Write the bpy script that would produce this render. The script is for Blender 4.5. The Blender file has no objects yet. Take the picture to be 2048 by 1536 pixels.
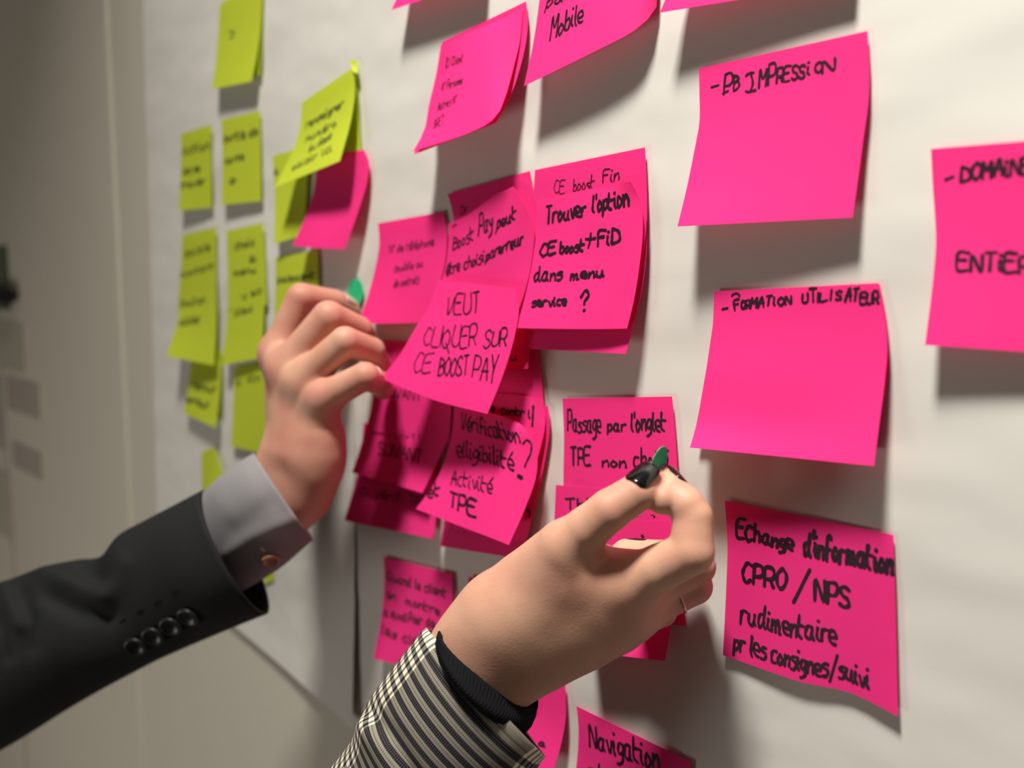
import bpy, bmesh, math, random
import numpy as np
from mathutils import Vector, Matrix, noise as mnoise

# ------------------------------------------------------------------ camera, world, light, exposure
F = 1656.0
PITCH = math.radians(5.8)
AL = math.radians(44.3)
CAM = np.array([0.0, -0.351, 1.5])
FWD = np.array([-math.cos(AL)*math.cos(PITCH), math.sin(AL)*math.cos(PITCH), -math.sin(PITCH)])
RT = np.array([math.sin(AL), math.cos(AL), 0.0])
UP = np.cross(RT, FWD)

S = bpy.context.scene
COL = S.collection
cd = bpy.data.cameras.new('camera')
cam = bpy.data.objects.new('camera', cd)
COL.objects.link(cam)
cam.matrix_world = Matrix(((RT[0], UP[0], -FWD[0], CAM[0]), (RT[1], UP[1], -FWD[1], CAM[1]),
                           (RT[2], UP[2], -FWD[2], CAM[2]), (0, 0, 0, 1)))
cd.sensor_width = 36.0
cd.lens = 36.0*F/2048.0
cd.clip_start = 0.02
cd.dof.use_dof = True
cd.dof.focus_distance = 0.412
cd.dof.aperture_fstop = 4.3
S.camera = cam

world = bpy.data.worlds.new('room_ambient')
S.world = world
world.use_nodes = True
bg = world.node_tree.nodes['Background']
bg.inputs[0].default_value = (1.0, 0.84, 0.72, 1)
bg.inputs[1].default_value = 0.055

def area_light(name, loc, target, size, power, color, spread=180):
    l = bpy.data.lights.new(name, 'AREA')
    l.shape = 'RECTANGLE'
    l.size, l.size_y = size
    l.energy = power
    l.color = color
    l.spread = math.radians(spread)
    o = bpy.data.objects.new(name, l)
    COL.objects.link(o)
    o.location = loc
    o.rotation_euler = (Vector(target)-Vector(loc)).to_track_quat('-Z', 'Y').to_euler()
    return o

area_light('ceiling_lamp', (-0.18, -0.50, 2.70), (0.13, 0.0, 1.42), (0.20, 0.20), 19, (1.0, 0.955, 0.87), 124)
area_light('low_fill_light', (-1.3, -1.5, 0.55), (-0.9, 0.0, 1.05), (0.6, 0.6), 6.5, (1.0, 0.93, 0.84))  # added fill with no known source, brightens the lower left wall
S.view_settings.view_transform = 'Standard'
S.view_settings.look = 'None'
S.view_settings.gamma = 1.0
S.view_settings.use_curve_mapping = False
S.view_settings.exposure = 0.0

# ------------------------------------------------------------------ helpers
def ray(px, py):
    return FWD + (px-1024)/F*RT - (py-768)/F*UP
def at_depth(px, py, z):
    return CAM + ray(px, py)*z
def on_wall(px, py, h=0.0):            # the point h metres in front of the wall plane
    r = ray(px, py)
    return CAM + r*((-h-CAM[1])/r[1])
def to_pixel(p):
    d = np.asarray(p)-CAM
    z = d@FWD
    return np.array([1024+F*(d@RT)/z, 768-F*(d@UP)/z])

def crom(pts, n):                       # Catmull-Rom through pts, chord parameterised, n samples
    P = np.asarray(pts, float)
    if len(P) == 2:
        t = np.linspace(0, 1, n)[:, None]
        return P[0]*(1-t)+P[1]*t
    d = np.linalg.norm(np.diff(P, axis=0), axis=1)**0.5+1e-9
    T = np.concatenate([[0], np.cumsum(d)])
    P2 = np.vstack([2*P[0]-P[1], P, 2*P[-1]-P[-2]])
    T2 = np.concatenate([[T[0]-d[0]], T, [T[-1]+d[-1]]])
    L = np.concatenate([[0], np.cumsum(np.linalg.norm(np.diff(P, axis=0), axis=1))])
    # resample evenly by length
    out = []
    for s in np.linspace(0, L[-1], n):
        i = min(max(np.searchsorted(L, s)-1, 0), len(P)-2)
        f = (s-L[i])/max(L[i+1]-L[i], 1e-12)
        t = T[i]+f*(T[i+1]-T[i])
        t0, t1, t2, t3 = T2[i:i+4]
        p0, p1, p2, p3 = P2[i:i+4]
        A1 = (t1-t)/(t1-t0)*p0+(t-t0)/(t1-t0)*p1
        A2 = (t2-t)/(t2-t1)*p1+(t-t1)/(t2-t1)*p2
        A3 = (t3-t)/(t3-t2)*p2+(t-t2)/(t3-t2)*p3
        B1 = (t2-t)/(t2-t0)*A1+(t-t0)/(t2-t0)*A2
        B2 = (t3-t)/(t3-t1)*A2+(t-t1)/(t3-t1)*A3
        out.append((t2-t)/(t2-t1)*B1+(t-t1)/(t2-t1)*B2)
    return np.array(out)

def new_obj(name, verts, faces, mat, parent=None, smooth=True, uvs=None):
    me = bpy.data.meshes.new(name)
    me.from_pydata([tuple(map(float, v)) for v in verts], [], [tuple(map(int, f)) for f in faces])
    if uvs is not None:
        uvl = me.uv_layers.new(name='UVMap')
        vi = np.empty(len(me.loops), dtype=np.int32)
        me.loops.foreach_get('vertex_index', vi)
        uvl.data.foreach_set('uv', np.asarray(uvs, float)[vi].ravel())
    me.materials.append(mat)
    if smooth:
        me.polygons.foreach_set('use_smooth', [True]*len(me.polygons))
    me.update()
    o = bpy.data.objects.new(name, me)
    COL.objects.link(o)
    if parent is not None:
        o.parent = parent
    return o

def crease(o, rims):
    # keep the thin paper edge crisp: mark the rim loops as sharp
    pairs = set()
    for r in rims:
        for k in range(len(r)):
            pairs.add((min(r[k], r[(k+1) % len(r)]), max(r[k], r[(k+1) % len(r)])))
    for e in o.data.edges:
        a, b = e.vertices
        if (min(a, b), max(a, b)) in pairs: e.use_edge_sharp = True

def tag(o, label, cat, group=None):
    o['label'] = label
    o['category'] = cat
    if group: o['group'] = group
    return o

def empty(name, loc=(0, 0, 0)):
    o = bpy.data.objects.new(name, None)
    o.empty_display_size = 0.02
    COL.objects.link(o)
    o.location = loc
    return o

# ------------------------------------------------------------------ materials
def mat(name, color, rough=0.6, spec=0.3, sss=0.0, build=None, trans=0.0):
    m = bpy.data.materials.new(name)
    m.use_nodes = True
    nt = m.node_tree
    b = nt.nodes['Principled BSDF']
    b.inputs['Base Color'].default_value = (*color, 1)
    b.inputs['Roughness'].default_value = rough
    b.inputs['Specular IOR Level'].default_value = spec
    if sss:
        b.inputs['Subsurface Weight'].default_value = sss
        b.inputs['Subsurface Radius'].default_value = (1.0, 0.35, 0.2)
        b.inputs['Subsurface Scale'].default_value = 0.004
    if build: build(nt, b)
    return m

def N(nt, kind, **kw):
    n = nt.nodes.new(kind)
    for k, v in kw.items():
        if k.startswith('i_'): n.inputs[int(k[2:])].default_value = v
        else: setattr(n, k, v)
    return n

def mottled(nt, b, color, amount, scale, bump=0.0, bscale=400.0, bdist=0.0002, detail=3.0):
    tc = N(nt, 'ShaderNodeTexCoord')
    no = N(nt, 'ShaderNodeTexNoise'); no.inputs['Scale'].default_value = scale; no.inputs['Detail'].default_value = detail
    nt.links.new(tc.outputs['Object'], no.inputs['Vector'])
    mr = N(nt, 'ShaderNodeMapRange'); mr.inputs[3].default_value = 1-amount; mr.inputs[4].default_value = 1+amount
    nt.links.new(no.outputs['Fac'], mr.inputs[0])
    hs = N(nt, 'ShaderNodeHueSaturation'); hs.inputs['Color'].default_value = (*color, 1)
    nt.links.new(mr.outputs[0], hs.inputs['Value'])
    nt.links.new(hs.outputs[0], b.inputs['Base Color'])
    if bump:
        n2 = N(nt, 'ShaderNodeTexNoise'); n2.inputs['Scale'].default_value = bscale; n2.inputs['Detail'].default_value = 4
        nt.links.new(tc.outputs['Object'], n2.inputs['Vector'])
        bp = N(nt, 'ShaderNodeBump'); bp.inputs['Strength'].default_value = bump; bp.inputs['Distance'].default_value = bdist
        nt.links.new(n2.outputs['Fac'], bp.inputs['Height'])
        nt.links.new(bp.outputs[0], b.inputs['Normal'])

def paper_build(color, amount=0.03, sc=60, tr=0.0):
    def f(nt, b):
        mottled(nt, b, color, amount, sc, 0.25, 900, 0.00008)
        if tr:
            out = nt.nodes['Material Output']
            t = N(nt, 'ShaderNodeBsdfTranslucent'); t.inputs[0].default_value = (*color, 1)
            mx = N(nt, 'ShaderNodeMixShader'); mx.inputs[0].default_value = tr
            nt.links.new(b.outputs[0], mx.inputs[1]); nt.links.new(t.outputs[0], mx.inputs[2])
            nt.links.new(mx.outputs[0], out.inputs[0])
    return f

PINK = (1.0, 0.044, 0.305)
YEL = (0.66, 0.76, 0.055)
M = {}
M['pink'] = mat('pink_note_paper', PINK, 0.75, 0.15, build=paper_build(PINK, 0.03, 50, 0.28))
M['yellow'] = mat('yellow_note_paper', YEL, 0.75, 0.15, build=paper_build(YEL, 0.03, 50, 0.28))
M['sheet'] = mat('white_sheet_paper', (0.71, 0.70, 0.665), 0.7, 0.2, build=paper_build((0.71, 0.695, 0.65), 0.02, 12))
M['ink'] = mat('black_marker_ink', (0.022, 0.006, 0.014), 0.55, 0.3)
M['ink_soft'] = mat('dark_marker_ink', (0.13, 0.014, 0.04), 0.6, 0.2)
M['ink_green'] = mat('dark_ink_on_yellow', (0.10, 0.12, 0.03), 0.6, 0.2)
M['wall'] = mat('painted_partition', (0.60, 0.57, 0.49), 0.55, 0.3, build=lambda nt, b: mottled(nt, b, (0.60, 0.565, 0.475), 0.03, 3, 0.1, 120, 0.0003))
M['trim'] = mat('painted_joint_strip', (0.68, 0.64, 0.55), 0.45, 0.4)
M['seam'] = mat('dark_joint', (0.16, 0.15, 0.13), 0.7, 0.2)
M['green'] = mat('green_sticker', (0.03, 0.54, 0.24), 0.55, 0.3, build=paper_build((0.03, 0.54, 0.24), 0.03, 80))
M['white_edge'] = mat('sticker_backing', (0.75, 0.8, 0.72), 0.6, 0.3)
M['dark_plastic'] = mat('black_plastic', (0.012, 0.013, 0.014), 0.4, 0.4)
M['plate'] = mat('grey_green_plate', (0.11, 0.13, 0.09), 0.5, 0.3)
M['dull'] = mat('mauve_grey_paper', (0.38, 0.33, 0.29), 0.8, 0.1, build=lambda nt, b: mottled(nt, b, (0.38, 0.33, 0.29), 0.1, 30))
M['dull2'] = mat('grey_green_paper', (0.42, 0.40, 0.32), 0.8, 0.1, build=lambda nt, b: mottled(nt, b, (0.42, 0.40, 0.32), 0.1, 30))

# ------------------------------------------------------------------ setting: wall and its joints
def box(name, x0, x1, y0, y1, z0, z1, m, parent=None, bevel=0.0):
    bm = bmesh.new()
    bmesh.ops.create_cube(bm, size=1)
    for v in bm.verts:
        v.co = Vector(((x0+x1)/2+v.co.x*(x1-x0), (y0+y1)/2+v.co.y*(y1-y0), (z0+z1)/2+v.co.z*(z1-z0)))
    if bevel: bmesh.ops.bevel(bm, geom=bm.edges[:], offset=bevel, segments=2, affect='EDGES')
    me = bpy.data.meshes.new(name); bm.to_mesh(me); bm.free()
    me.materials.append(m)
    o = bpy.data.objects.new(name, me); COL.objects.link(o)
    if parent: o.parent = parent
    return o

def wall_x(px, py): return on_wall(px, py)[0]

xj1 = wall_x(250, 780)         # light joint strip
xj2 = wall_x(51, 1500)         # dark seam further off
for i, (a, b) in enumerate([(-4.2, xj2-0.002), (xj2+0.002, xj1-0.003), (xj1+0.003, 1.2)]):
    pass
w = box('wall_back', -4.2, 1.4, 0.0, 0.06, 0.0, 3.0, M['wall']); w['kind'] = 'structure'
t = box('trim_1', xj1-0.0035, xj1+0.0035, -0.0022, 0.001, 0.0, 3.0, M['trim'], bevel=0.0008); t['kind'] = 'structure'
t = box('trim_2', xj2-0.002, xj2+0.002, -0.0006, 0.001, 0.0, 3.0, M['seam']); t['kind'] = 'structure'

# ------------------------------------------------------------------ large white paper sheets
def wave(x, z, seed):
    n = mnoise.noise
    return (0.0011*n(Vector((x*7, seed*3.1, z*17+0.8*math.sin(6*x)))) + 0.00055*n(Vector((x*17+5, seed*2.0, z*41)))
            + 0.00018*n(Vector((x*45, seed+9.0, z*80))))
def big_sheet(name, corners, hfun, seed, label, lift=0.0, nx=150, nz=190):
    tl, tr, br, bl = [np.array(c, float) for c in corners]       # (x, z) in the wall plane
    V, Fc = [], []
    for j in range(nz+1):
        v = j/nz
        for i in range(nx+1):
            u = i/nx
            p = (tl*(1-u)+tr*u)*(1-v)+(bl*(1-u)+br*u)*v
            h = 0.0014+wave(p[0], p[1], seed)+hfun(u, v)
            V.append((p[0], -max(h, 0.0004)-lift, p[1]))
    n = len(V)
    V += [(a, b+0.00025, c) for a, b, c in V]
    for j in range(nz):
        for i in range(nx):
            a = j*(nx+1)+i
            q = (a, a+nx+1, a+nx+2, a+1)
            Fc.append(q); Fc.append(tuple(n+k for k in reversed(q)))
    rim = [i for i in range(nx+1)]+[(j)*(nx+1)+nx for j in range(1, nz+1)]+[nz*(nx+1)+i for i in range(nx-1, -1, -1)]+[j*(nx+1) for j in range(nz-1, 0, -1)]
    for k in range(len(rim)):
        a, b = rim[k], rim[(k+1) % len(rim)]
        Fc.append((a, b, n+b, n+a))
    o = new_obj(name, V, Fc, M['sheet'])
    crease(o, [rim, [n+k for k in rim]])
    return tag(o, label, 'paper')
def xz(px, py, h=0.0):
    p = on_wall(px, py, h); return (p[0], p[2])
x_mid = wall_x(714, 950)
l3a, l3b = xz(1316, 0), xz(1392, 1536)
bl, br = xz(318, 1125, 0.002), xz(706, 1462, 0.010)
big_sheet('paper_sheet', [(wall_x(305, 300), 1.95), (x_mid, 1.95), (x_mid-0.0003, br[1]), (bl[0], bl[1])],
          lambda u, v: 0.0075*max(0, (v-0.62)/0.38)**2*(0.25+0.75*u**3), 1,
          'left white paper sheet with yellow notes, its lower right corner lifting off the wall')
big_sheet('paper_sheet', [(x_mid, 1.95), (l3a[0]+0.004, 1.95), (l3b[0]+0.012, 1.1), (x_mid, 1.1)],
          lambda u, v: 0.0, 1, 'middle white paper sheet behind most of the overlapping pink notes')
big_sheet('paper_sheet', [(l3a[0]-0.012, 1.95), (0.6, 1.95), (0.6, 1.1), (l3b[0]+0.002, 1.1)],
          lambda u, v: 0.0, 1, 'right white paper sheet carrying the single pink notes at the right edge', lift=0.0004)
# ------------------------------------------------------------------ sticky notes
BASE = 0.0030
OFF = 0.0009
class Note:
    def __init__(self, name, cols, mat_, label, cat='sticky note', group=None, nu=12, nv=16, thick=0.00018, parent=None):
        self.nu, self.nv = nu, nv
        C_ = [crom(c, nv+1) for c in cols]
        G = np.zeros((nv+1, nu+1, 3))
        for j in range(nv+1):
            G[j] = crom([c[j] for c in C_], nu+1)
        self.G = G
        du = np.gradient(G, axis=1); dv = np.gradient(G, axis=0)
        nr = np.cross(dv, du); nr /= np.linalg.norm(nr, axis=2)[..., None]+1e-12
        if nr[0, :, 1].mean() > 0: nr = -nr
        self.Nn = nr
        n = (nu+1)*(nv+1)
        V = np.vstack([(G+nr*thick/2).reshape(-1, 3), (G-nr*thick/2).reshape(-1, 3)])
        Fc = []
        for j in range(nv):
            for i in range(nu):
                a = j*(nu+1)+i
                q = (a, a+nu+1, a+nu+2, a+1)
                Fc.append(q); Fc.append(tuple(n+k for k in reversed(q)))
        rim = list(range(nu+1))+[j*(nu+1)+nu for j in range(1, nv+1)]+[nv*(nu+1)+i for i in range(nu-1, -1, -1)]+[j*(nu+1) for j in range(nv-1, 0, -1)]
        for k in range(len(rim)):
            a, b = rim[k], rim[(k+1) % len(rim)]
            Fc.append((a, n+a, n+b, b))
        org = G[0].mean(axis=0)
        self.org = org
        self.o = new_obj(name, V-org, Fc, mat_)
        crease(self.o, [rim, [n+k for k in rim]])
        self.o.location = org
        tag(self.o, label, cat, group)
        self.px = np.array([[to_pixel(p) for p in row] for row in G])
    def S(self, u, v, lift=0.0):
        x = min(max(u, 0), 1)*self.nu; y = min(max(v, 0), 1)*self.nv
        i = min(int(x), self.nu-1); j = min(int(y), self.nv-1); a = x-i; b = y-j
        w = [(1-a)*(1-b), a*(1-b), (1-a)*b, a*b]
        idx = [(j, i), (j, i+1), (j+1, i), (j+1, i+1)]
        p = sum(k*self.G[q] for k, q in zip(w, idx)); nn = sum(k*self.Nn[q] for k, q in zip(w, idx))
        return p+nn/np.linalg.norm(nn)*lift, nn
    def inv(self, px, py):
        d = np.linalg.norm(self.px-np.array([px, py]), axis=2)
        j, i = np.unravel_index(d.argmin(), d.shape)
        u, v = i/self.nu, j/self.nv
        t = np.array([px, py], float); e = 1e-3
        # affine extrapolation near the closest grid point
        def P(u, v):
            q = to_pixel(self.S(u, v)[0]); ex = max(0, -u)+max(0, u-1); return q
        for _ in range(8):
            uc, vc = min(max(u, 0.0), 1-2e-3), min(max(v, 0.0), 1-2e-3)
            p = P(uc, vc); Ju = (P(uc+e, vc)-p)/e; Jv = (P(uc, vc+e)-p)/e
            p = p+Ju*(u-uc)+Jv*(v-vc)
            try: s = np.linalg.solve(np.array([Ju, Jv]).T, t-p)
            except Exception: break
            s = np.clip(s, -0.4, 0.4); u += s[0]; v += s[1]
        return np.array([u, v])
    def write(self, lines, ink, width=0.0011, seed=1):
        rnd = random.Random(seed)
        V, Fc = [], []
        k = 0
        def ribbon(uv, wd):
            nonlocal k
            pts, nrm = [], []
            for a in uv:
                a = np.clip(a, 0.012, 0.988)
                k_l = 0.00022+0.00003*(k % 5)
                p, nn = self.S(a[0], a[1], k_l); pts.append(p); nrm.append(nn/np.linalg.norm(nn))
            k += 1
            pts = np.array(pts); nrm = np.array(nrm)
            tg = np.gradient(pts, axis=0) if len(pts) > 1 else np.array([[1, 0, 0]])
            b0 = len(V); m = len(pts)
            if np.linalg.norm(pts[-1]-pts[0]) < 1e-5 and m < 4: return
            tg /= np.linalg.norm(tg, axis=1)[:, None]+1e-12
            # rounded ends
            pts = np.vstack([pts[0]-tg[0]*wd*0.38, pts, pts[-1]+tg[-1]*wd*0.38])
            tg = np.vstack([tg[0], tg, tg[-1]]); nrm = np.vstack([nrm[0], nrm, nrm[-1]])
            m += 2
            for q in range(m):
                sd = np.cross(nrm[q], tg[q]); sd /= np.linalg.norm(sd)+1e-12
                ww = wd/2*(0.45 if q in (0, m-1) else 1.0)*(1+0.16*math.sin(q*0.9+k*2.1))
                V.append(pts[q]+sd*ww); V.append(pts[q]-sd*ww)
            for q in range(m-1):
                a = b0+2*q; Fc.append((a, a+1, a+3, a+2))
        for ln in lines:
            text, p0, p1, upv = ln[:4]
            wd = ln[4] if len(ln) > 4 else width
            if text == '~':                     # a freehand stroke given point by point
                ribbon(crom([self.inv(*q) for q in p0], max(6, 5*len(p0))), wd); continue
            o_ = self.inv(*p0); ex = self.inv(*p1)-o_
            ey = (self.inv(p0[0]+upv[0], p0[1]+upv[1])-o_)/7.0
            x = 0.0; lay = []
            for ch in text:
                if ch == ' ': x += 2.6; continue
                acc = None
                if ch in 'éê': acc = ch; base = 'e'
                else: base = ch
                gl = GLYPH.get(base)
                if gl is None: x += 2; continue
                st = [[(int(s[q]), int(s[q+1])) for q in range(0, len(s), 2)] for s in gl.split()]
                if acc == 'é': st.append([(1, 7), (3, 9)])
                if acc == 'ê': st.append([(0, 7), (2, 9), (3, 7)])
                wv = max(a for s in st for a, _ in s)
                jx, jy, sc = rnd.uniform(-.15, .15), rnd.uniform(-.3, .3), rnd.uniform(.9, 1.1)
                lay.append((x+jx, jy, sc, st)); x += wv+1.25
            tot = max(x-1.25, 0.6)
            for gx, gy, sc, st in lay:
                for s in st:
                    q = [np.array([(gx+a+rnd.uniform(-.12, .12))/tot, 0])[0]*ex+(gy+(b-2)*sc+rnd.uniform(-.15, .15))*ey+o_ for a, b in s]
                    if len(q) == 2 and s[0] == s[1]:
                        q[1] = q[0]+ex*(0.45/tot)
                        ribbon(np.array([q[0], (q[0]+q[1])/2, q[1]]), wd*1.15); continue
                    ribbon(crom(q, 4 if len(q) == 2 else 4*len(q)), wd)
        if V:
            hw = new_obj('handwriting', np.array(V)-self.org, Fc, ink, parent=self.o, smooth=False)
            hw['kind'] = 'stuff'

GLYPH = dict(zip('ABCDEFGHILMNOPQRSTUVY', [
    '022942 0545', '0902 0938472605 2645432202', '48291805132243', '0902 093846432202', '49090242 0636', '490902 0636',
    '4829080422434525', '0902 4942 0646', '2922 0949 0242', '090242', '0209254942', '02094249', '29070422444729',
    '0209 0939473505', '29070422444729 2450', '020939473505 2542', '4829081635432203', '0949 2922', '0903224349', '092249', '0925 492521']))
GLYPH.update(dict(zip('abcdefghilmnopqrstuvxyjz', [
    '3616032234 363342', '0903 0526342203', '3616041232', '3616041234 393342', '04342606032232', '38291812 0535',
    '36160413343631 311000', '0902 05263432', '060312 0808', '090312', '0602 04162422 2436444252', '0602 04263432', '1604123416',
    '0600 0526341203', '3616041334 3630', '0602 041636', '361605342202', '090322 0636', '06032234 363342', '062236', '0632 3602', '061434 363110', '262110 2828', '06360232'])))
GLYPH.update({"'": '0907', '/': '0049', '-': '0535', '?': '0729472524 2222', '.': '0202', '°': '1907182819', '(': '290521', ')': '092501', 'I': '0902', 'J': '1949 393110'})

def edge(p0, p1, hb, h1, mids, gp=1.9):
    """one side edge of a note from the stuck top to the free bottom; mids are picture points, or (x, y, h)"""
    hb += OFF; h1 += OFF
    pts = [p0]+list(mids or [])+[p1]
    if not mids:
        f0, f1 = on_wall(*p0, hb), on_wall(*p1, h1)
        out = []
        for t in (0, .25, .5, .75, 1):
            q = f0*(1-t)+f1*t
            q[1] = -(hb+(h1-hb)*t**gp)
            out.append(q)
        return out
    d = [0]
    for a, b in zip(pts, pts[1:]): d.append(d[-1]+math.hypot(a[0]-b[0], a[1]-b[1]))
    out = []
    for q, s in zip(pts, d):
        t = s/d[-1]
        h = q[2]+OFF if len(q) > 2 else hb+(h1-hb)*t**gp
        out.append(on_wall(q[0], q[1], h))
    return out

def note(label, c, m='pink', hb=BASE, hl=0.008, hr=0.006, lm=None, rm=None, mid=None, bow=0.0, gp=1.9, hbr=None, **kw):
    TL, TR, BR, BL = c
    L = edge(TL, BL, hb, hl, lm, gp); R = edge(TR, BR, hbr if hbr is not None else hb, hr, rm, gp)
    cols = [L]
    if mid:
        for mm in mid: cols.append([on_wall(q[0], q[1], q[2]+OFF) for q in mm])
    elif bow:
        a, b = crom(L, 6), crom(R, 6)
        mc = (a+b)/2
        for i in range(6): mc[i, 1] -= bow*(i/5)**1.5
        cols.append(list(mc))
    cols.append(R)
    return Note('sticky_note', cols, M[m], label, **kw)

PG = None
# single notes on the right sheet
n = note('pink note reading PB. IMPRESSION at its top, upper right', [(1398,137),(1735,62),(1705,435),(1355,453)], hl=.018, hr=.010,
         lm=[(1399,190),(1399,245),(1391,290),(1375,370)], rm=[(1739,150),(1737,205),(1728,268),(1716,360)])
n.write([('-', (1424,186), (1438,182), (0,-24), .0012), ('P', (1447,188), (1463,184), (4,-44)), ('B', (1468,181), (1478,178), (1,-34)),
         ('.', (1492,184), (1494,183), (0,-20)), ('~', [(1492,152),(1498,147),(1508,145)], 0, 0, .0011), ('~', [(1502,146),(1506,165),(1502,182)], 0, 0, .0011),
         ('~', [(1496,184),(1504,182),(1512,180)], 0, 0, .0011), ('~', [(1446,187),(1452,184),(1457,182)],0,0,.0011),
         ('MP', (1518,176), (1550,168), (3,-40)), ('RESS', (1554,166), (1609,156), (3,-27)), ('i', (1615,150), (1619,149), (2,-30)), ('O', (1630,146), (1643,144), (2,-20)),
         ('N', (1645,146), (1668,140), (3,-26))], M['ink'])
n = note('pink note behind the top of the FORMATION note, only its right rim showing', [(1434,590),(1760,569),(1752,905),(1390,880)], hb=.0026, hl=.005, hr=.004,
         rm=[(1773,640),(1778,735),(1768,800)])
n = note('pink note reading FORMATION UTILISATEUR, with a creased lower left corner', [(1428,583),(1757,566),(1748,932),(1380,895)], hb=.0036, hl=.021, hr=.015,
         lm=[(1427,625),(1423,680),(1411,748),(1393,848,.0135)], rm=[(1768,625),(1775,690),(1770,760),(1757,860)])
n.write([('-', (1446,624), (1456,622), (0,-12), .0013), ('~', [(1464,592),(1468,588),(1475,587),(1480,592)], 0, 0, .001), ('F', (1470,620), (1480,617), (-2,-22)),
         ('OR', (1484,618), (1500,616), (0,-16)), ('MAT', (1502,616), (1542,611), (3,-20)), ('i', (1548,612), (1550,611), (0,-18)), ('ON', (1557,611), (1582,608), (1,-16)),
         ('U', (1606,606), (1616,604), (0,-18)), ('T', (1620,605), (1634,602), (0,-26)), ('IL', (1637,604), (1655,600), (0,-17)), ('I', (1662,601), (1665,600), (2,-20)),
         ('S', (1672,601), (1683,599), (2,-16)), ('AT', (1690,604), (1716,600), (4,-25)), ('EUR', (1722,608), (1757,607), (1,-22))], M['ink'])
n = note('pink note reading DOMAINE and ENTIER, cut by the right picture edge', [(1862,298),(2225,268),(2222,716),(1850,690)], hl=.011, hr=.007,
         lm=[(1865,360),(1869,420),(1872,480),(1866,560)])
n.write([('-', (1892,366), (1907,360), (0,-14), .0013), ('DOMAiNE', (1922,362), (2062,345), (2,-32), .0012), ('ENTiER', (1915,540), (2062,546), (3,-34), .0012)], M['ink'])
n = note('pink note reading Echange d\'information CPRO / NPS, lower right', [(1450,1001),(1787,1070),(1796,1433),(1446,1310)], hl=.0036, hr=.0048,
         lm=[(1455,1085),(1452,1190)], mid=[[(1615,1034,.003),(1618,1180,.0034),(1603,1364,.0048)],[(1700,1052,.003),(1705,1220,.0034),(1700,1385,.004)]])
n.write([('E', (1475,1076), (1488,1078), (2,-36), .0017), ('Change', (1490,1078), (1585,1100), (2,-32), .0017), ("d'information", (1608,1110), (1784,1150), (2,-46), .0017),
         ('CPRO', (1484,1164), (1570,1180), (4,-40), .0017), ('/', (1588,1198), (1620,1160), (2,-22), .0017), ('NPS', (1630,1200), (1698,1214), (2,-44), .0017),
         ('rudimentaire', (1482,1245), (1672,1288), (3,-42), .0014), ('pr les consignes/suivi', (1468,1298), (1738,1378), (3,-38), .0014)], M['ink'], seed=5)
n = note('pink note reading Navigation, rising from the bottom picture edge', [(1153,1412),(1382,1524),(1368,1880),(1142,1765)], hl=.012, hr=.008,
         lm=[(1157,1450),(1156,1500),(1150,1560),(1145,1650)])
n.write([('Navigation', (1180,1494), (1318,1540), (-1,-46), .0016), ('abonné', (1172,1560), (1300,1590), (2,-40), .0016)], M['ink'], seed=3)
# notes cut by the top edge
n = note('pink note cut by the top picture edge, left of the thin-lettered note', [(815,-170),(985,-235),(957,-38),(783,20)], hl=.013, hr=.012, lm=[(818,-120),(812,-60),(800,-20)])
n = note('pink note reading Mobile, its lower right corner curling back, cut by the top edge', [(1088,-160),(1322,-215),(1313,14),(1048,172)], hl=.014, hr=.0045,
         lm=[(1088,-90),(1079,0),(1066,90)], mid=[[(1205,-188,.003),(1205,-60,.007),(1200,98,.0135)], [(1270,-203,.003),(1272,-90,.006),(1268,62,.0115)],[(1305,-210,.003),(1310,-90,.006),(1298,36,.008)]])
n.write([('par', (1092,18), (1142,-8), (8,-30), .0012), ('Mobile', (1100,82), (1166,42), (6,-44), .0013)], M['ink'], seed=8)
n = note('pink note at the top edge above PB. IMPRESSION, only its lower edge showing', [(1395,-330),(1740,-400),(1700,-36),(1320,25)], hl=.015, hr=.008, lm=[(1397,-240),(1385,-150),(1360,-70)])
# ID client pair
n = note('pink note behind the ID Client note, its dark right side showing', [(884,84),(1052,3),(992,246),(828,309)], hb=.003, hl=.020, hr=.017,
         lm=[(880,140),(868,205)], rm=[(1056,45),(1048,105),(1022,190)])
n = note('pink note listing ID Client and SIRET in thin pen, its lower edge curled', [(882,90),(1046,18),(1000,222),(826,303)], hb=.0036, hl=.024, hr=.022,
         lm=[(872,150),(858,210),(848,262)], mid=[[(965,54,.0036),(955,130,.012),(938,266,.025)],[(1018,31,.0036),(1005,120,.012),(982,243,.0245)]], rm=[(1040,80),(1026,140),(1012,190)])
n.write([('ID Client', (892,136), (926,124), (2,-20), .0006), ('N° Personne', (883,182), (925,168), (3,-18), .0006), ('Autres N°', (875,222), (912,206), (3,-17), .0006),
         ('SIRET', (866,258), (887,247), (3,-17), .0006)], M['ink'])
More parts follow.
